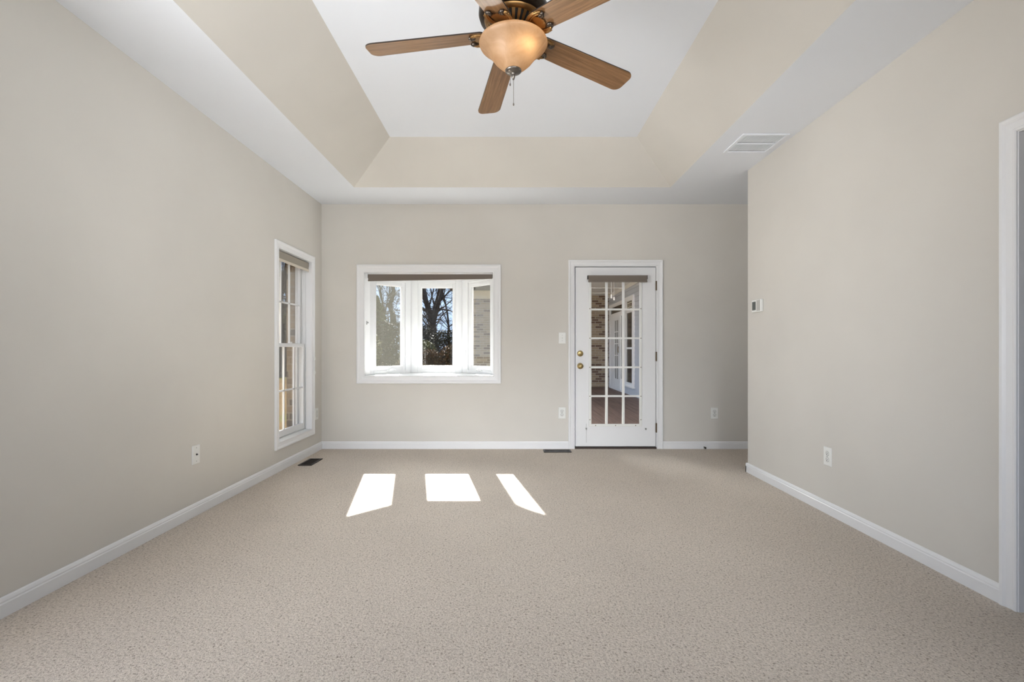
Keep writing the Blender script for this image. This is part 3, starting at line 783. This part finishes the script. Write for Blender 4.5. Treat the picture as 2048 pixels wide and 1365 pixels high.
mb = MB(); mb.add([(BX0-.3,13.9,3.10),(PX1+3,13.9,3.10),(PX1+3,18.5,4.6),(BX0-.3,18.5,4.6),(BX0-.3,13.9,3.18),(PX1+3,13.9,3.18),(PX1+3,18.5,4.7),(BX0-.3,18.5,4.7)], [(0,1,2,3),(7,6,5,4),(0,1,5,4),(1,2,6,5),(2,3,7,6),(3,0,4,7)])
structure(mb.build('wing_roof', 'roofing'), 'dark shingle roof of the brick wing', 'roof')
# french door unit on the siding wall (faces -x); local: x along -y ... use direct coordinates
fd = empty('french_door', (PX1-.02, 14.0, PZ)); tag(fd, 'white glazed french door with transom on the porch siding wall', 'door')
def fbox(mb, y0, y1, z0, z1, x0=-.035, x1=.02): mb.box(x0, x1, y0-14.0, y1-14.0, z0-PZ, z1-PZ)
mb = MB(); fbox(mb,14.80,14.94,PZ,2.46); fbox(mb,13.08,13.20,PZ,2.46); fbox(mb,13.20,14.80,2.36,2.46); fbox(mb,13.20,14.80,2.05,2.17); fbox(mb,13.20,14.8,PZ,PZ+.05); fbox(mb,13.43,13.52,PZ,2.05)
mb.build('frame', 'porch_white', fd)
mb = MB(); mb.box(-.008,-.002,.0+13.2-14,14.8-14,2.17-PZ,2.36-PZ); mb.build('transom_glass', 'win_dark', fd)
mb = MB(); fbox(mb,14.24,14.80,PZ+.05,2.05,-.025,.01); fbox(mb,13.52,13.72,PZ+.05,2.05,-.025,.01); fbox(mb,13.72,14.24,PZ+.05,.265,-.025,.01); fbox(mb,13.72,14.24,1.95,2.05,-.025,.01)
lf = mb.build('door_leaf', 'porch_white', fd)
mb = MB(); mb.box(-.012,-.004,13.72-14,14.24-14,.265-PZ,1.95-PZ); g = mb.build('glass', 'win_curtain', lf)
mb = MB()
for z in (.60,.94,1.28,1.62): fbox(mb,13.72,14.24,z-.01,z+.01,-.018,-.010)
fbox(mb,13.97,13.99,.265,1.95,-.018,-.010); mb.build('muntin', 'porch_white', lf)
mb = MB(); mb.tube([(-.05,13.60-14,1.02-PZ),(-.06,13.60-14,1.10-PZ),(-.05,13.60-14,1.20-PZ)],.012,8); mb.build('handle', 'hinge', lf)
mb = MB(); mb.box(-.012,-.004,13.20-14,13.43-14,.3-PZ,2.05-PZ); mb.build('side_glass', 'win_curtain', fd)
mb = MB(); fbox(mb,13.2,13.43,PZ+.05,.3,-.02,.01); mb.build('side_panel', 'porch_white', fd)
pw = empty('porch_window', (PX1-.02, 12.45, .17)); tag(pw, 'dark glazed window with white trim on the porch siding wall', 'window')
def wbox(mb, y0, y1, z0, z1, x0=-.035, x1=.02): mb.box(x0, x1, y0-12.45, y1-12.45, z0-.17, z1-.17)
mb = MB(); wbox(mb,12.76,12.90,.17,2.48); wbox(mb,12.03,12.14,.17,2.48); wbox(mb,12.14,12.76,2.36,2.48); wbox(mb,12.14,12.76,2.06,2.16); wbox(mb,12.14,12.76,.17,.26); wbox(mb,12.0,12.94,.14,.18,-.06,.02)
mb.build('frame', 'porch_white', pw)
mb = MB(); wbox(mb,12.14,12.76,1.12,1.17,-.02,.0); mb.build('meeting_rail', 'porch_white', pw)
mb = MB(); wbox(mb,12.14,12.76,.26,2.06,-.010,-.004); mb.build('glass', 'win_dark', pw)
mb = MB(); wbox(mb,12.14,12.76,2.16,2.36,-.010,-.004); mb.build('transom_glass', 'win_dark', pw)
mb = MB(); wbox(mb,12.20,12.70,2.20,2.215,-.016,-.010); wbox(mb,12.20,12.70,2.305,2.32,-.016,-.010)
for y in (12.22, 12.38, 12.52, 12.68): wbox(mb,y-.012,y+.012,2.16,2.36,-.016,-.010)
mb.build('transom_lattice', 'frieze', pw)
for i, (q, y0, y1) in enumerate(((1222.7, 590, 597), (1228, 595, 601))):
    a = px(q, y0, 10.5); b = px(q, y1, 10.5)
    mb = MB(); mb.tube([a, b], .02, 10); mb.tube([(a[0], a[1], PCZ), a], .004, 6)
    tag(mb.build('hanging_ornament', 'porch_white'), ['higher of two small white ornaments hanging from the porch ceiling', 'lower of two small white ornaments hanging from the porch ceiling'][i], 'ornament', 'ornaments hanging in the porch')

# ------------------------------------------------------------------ trees and shrubs
rng = random.Random(7)
def rv(s): return Vector((rng.uniform(-s,s), rng.uniform(-s,s), rng.uniform(-s,s)))
def branch(mb, p, d, length, r, depth, spread=.75, nsub=4):
    n = 5; pts = [p]; rad = [r]; q = p.copy(); dd = d.normalized()
    for i in range(n):
        dd = (dd + rv(.17) + Vector((0,0,.03))).normalized(); q = q + dd*(length/n); pts.append(q.copy()); rad.append(r*(1-.72*(i+1)/n))
    mb.tube(pts, rad, 6 if depth > 2 else 4, closed_ends=False)
    if depth <= 0: return
    for k in range(nsub):
        t = rng.uniform(.25, 1.0); i = min(n-1, int(t*n)); base = pts[i].lerp(pts[i+1], t*n-i)
        rr = max(.010, rad[i]*rng.uniform(.5,.75)); nd_ = (dd + rv(spread)).normalized()
        branch(mb, base, nd_, length*rng.uniform(.45,.7), rr, depth-1, spread, nsub)
def bare_tree(name, loc, label, trunk_h, r, limbs, group):
    mb = MB()
    mb.tube([(0,0,-.1),(.02,0,trunk_h*.3),(-.03,.02,trunk_h*.7),(0,0,trunk_h)], [r*1.3,r*1.05,r*.95,r*.9], 10, closed_ends=False)
    for d, L, rr in limbs: branch(mb, Vector((0,0,trunk_h*.97)), Vector(d), L, rr, 4, .8, 5)
    for k in range(9):
        z = trunk_h*rng.uniform(.35,.95); a = rng.uniform(0, 2*PI)
        branch(mb, Vector((0,0,z)), Vector((math.cos(a), math.sin(a)*.4, rng.uniform(.0,.5))), rng.uniform(2,3.5), r*.25, 3)
    o = mb.build(name, 'bark', None, loc); tag(o, label, 'tree', group); return o
TG = 'bare trees beyond the yard'
t0 = None
def limb(pts, r0, r1, nsub=4, depth=2):
    P = [Vector(((a-VX)/F*38+6.02, rng.uniform(-.25,.25), CAMZ+(VY-b)/F*38-GZ)) for a, b in pts]
    n = len(P); mb_tree.tube(P, [r0+(r1-r0)*i/(n-1) for i in range(n)], 8, closed_ends=False)
    for k in range(nsub):
        i = rng.randrange(n-1); q = P[i].lerp(P[i+1], rng.random()); d = (P[i+1]-P[i]).normalized()
        branch(mb_tree, q, (d*.5+rv(.9)+Vector((0,0,.15))).normalized(), rng.uniform(1.2,2.6), max(.014, r0*.2), depth, .85, 3)
def plant_copy(src, loc, rz, sc, label, group):
    c = src.copy(); COL.objects.link(c); c.location = loc; c.rotation_euler = (0,0,rz); c.scale = (sc,sc,sc)
    tag(c, label, 'tree', group); return c
mb_tree = MB()
limb([(868,736),(867,700),(866,668),(866,648)], .34, .27, 4)
limb([(866,650),(861,628),(854,604),(848,580),(842,548),(834,500),(828,440)], .20, .07, 7)
limb([(866,650),(872,626),(879,602),(884,578),(887,548),(892,500),(900,430)], .19, .07, 7)
limb([(877,608),(886,596),(898,585),(912,572),(935,550)], .08, .03)
limb([(872,626),(884,619),(898,621),(914,627),(940,625)], .075, .03)
limb([(868,640),(880,638),(892,650),(905,668)], .05, .02, 6)
limb([(862,634),(850,622),(838,616),(820,600)], .09, .03)
limb([(858,617),(864,596),(868,574),(866,540)], .07, .03)
limb([(884,578),(878,560),(880,520)], .06, .03)
limb([(864,655),(852,648),(842,632),(830,625)], .07, .03)
limb([(886,596),(890,576),(902,562),(906,530)], .05, .02)
t0 = mb_tree.build('bare_tree', 'bark', None, (-6.02, 38, GZ)); tag(t0, 'forked bare tree standing in line with the middle bay pane', 'tree', TG)
t1 = bare_tree('bare_tree', (-5.62, 44, GZ), 'slender bare tree right of the forked one', 3.6, .12,
    [((.05,0,1), 6, .10), ((-.4,0,.8), 4, .06), ((.6,0,.6), 4, .06)], TG)
for x, y, rz, sc, lab in ((-10.4, 40, 2.1, 1.0, 'bare tree seen through the screened left pane of the bay'), (-12.5, 26, 1.0, 1.1, 'bare tree standing nearest beyond the narrow left window'),
                          (-17.0, 36, 4.0, 1.15, 'bare tree further back beyond the left window'), (-20.5, 42, .5, 1.2, 'bare tree at the far left of the woods'),
                          (-8.3, 50, 3.3, 1.25, 'bare tree deep in the woods behind the forked tree'), (-12.8, 52, 5.0, 1.2, 'bare tree deep in the woods left of the bay')):
    plant_copy(t0 if sc > 1.05 else t1, (x, y, GZ), rz, sc, lab, TG)

def leafy(w, d, h, n, leaf, stems, dome=True):
    mb = MB()
    for k in range(n):
        while True:
            p = Vector((rng.uniform(-1,1), rng.uniform(-1,1), rng.uniform(-1,1)))
            if .35 < p.length < 1: break
        if dome: c = Vector((p.x*w, p.y*d, h*.5+p.z*h*.5))
        else:
            t = rng.random()**.8; c = Vector((p.x*w*(1-t)**.8, p.y*d*(1-t)**.8, .2+h*t))
        a = rv(1).normalized(); b = a.cross(rv(1)).normalized(); s = leaf*rng.uniform(.6,1.3)
        mb.add([c-a*s-b*s*.4, c+a*s-b*s*.4, c+a*s+b*s*.4, c-a*s+b*s*.4], [(0,1,2,3)])
    return mb
def stems(w, h, k, r=.03):
    mb = MB()
    for i in range(k):
        a = rng.uniform(0, 2*PI); branch(mb, Vector((rng.uniform(-.2,.2)*w, 0, 0)), Vector((math.cos(a)*.5, math.sin(a)*.5, 1)), h*.8, r, 2)
    return mb
def shrub(name, loc, w, d, h, n, leaf, leafm, label, cat, group, dome=True):
    o = empty(name, loc); tag(o, label, cat, group)
    leafy(w, d, h, n, leaf, 0, dome).build('foliage', leafm, o)
    (stems(w, h, 5) if dome else MB().tube([(0,0,-.1),(0,0,h*.9)], [.16,.03], 8)).build('stems' if dome else 'trunk', 'bark', o)
    return o
SG = 'shrubs at the edge of the woods'
protos = [shrub('shrub', (-4.0, 30, GZ), 1.25, 1.0, 2.7, 5200, .055, 'leaf_dark', 'dark shrub below the forked tree', 'shrub', SG),
          shrub('shrub', (-5.4, 28.5, GZ), 1.2, 1.0, 2.1, 4200, .055, 'leaf_green', 'green shrub in front of the dark thicket', 'shrub', SG),
          shrub('shrub', (-4.55, 27.0, GZ), .85, .8, 1.5, 3000, .05, 'leaf_brown', 'russet leaved shrub in front of the forked tree', 'shrub', SG)]
spots = [(0,-2.2,31,1.1,'dark shrub right of the forked tree'),(0,-5.9,32,1.15,'dark tall shrub behind the green shrub'),(0,-7.6,31,1.25,'dark shrub behind the left bay mullion'),(1,-8.6,27,1.35,'large green shrub low in the left bay pane'),
         (0,-9.9,30,1.4,'dark shrub seen in the left bay pane'),(2,-3.1,27.5,1.2,'russet shrub beside the right edge of the middle pane'),(0,-13.3,28,1.1,'dark shrub nearest beyond the narrow left window'),(0,-14.2,36,1.15,'dark shrub beyond the left window'),
         (0,-16.4,35,1.25,'dark shrub beside the bare trees at left'),(0,-18.6,37,1.3,'dark shrub at the far left of the woods'),(1,-11.0,36,1.3,'green shrub among dark shrubs at left'),(0,-.6,33,1.1,'dark shrub just left of the brick wing')]
for i, x, y, sc, lab in spots:
    c = copy_tree(protos[i]); c.location = (x, y, GZ); c.rotation_euler = (0,0,rng.uniform(0,6)); c.scale = (sc,sc,sc); c['label'] = lab
EG = 'evergreens in the woods'
e0 = shrub('evergreen_tree', (-9.1, 33, GZ), 1.75, 1.6, 4.9, 5200, .07, 'leaf_green', 'olive evergreen filling the screened left bay pane', 'tree', EG, False)
for x, y, sc, lab in ((-11.6, 35, 1.1, 'olive evergreen left of the bay'), (-15.9, 33, 1.0, 'olive evergreen beyond the left window'), (-19.2, 40, 1.2, 'olive evergreen far back beyond the left window')):
    c = copy_tree(e0); c.location = (x, y, GZ); c.rotation_euler = (0,0,rng.uniform(0,6)); c.scale = (sc,sc,sc); c['label'] = lab
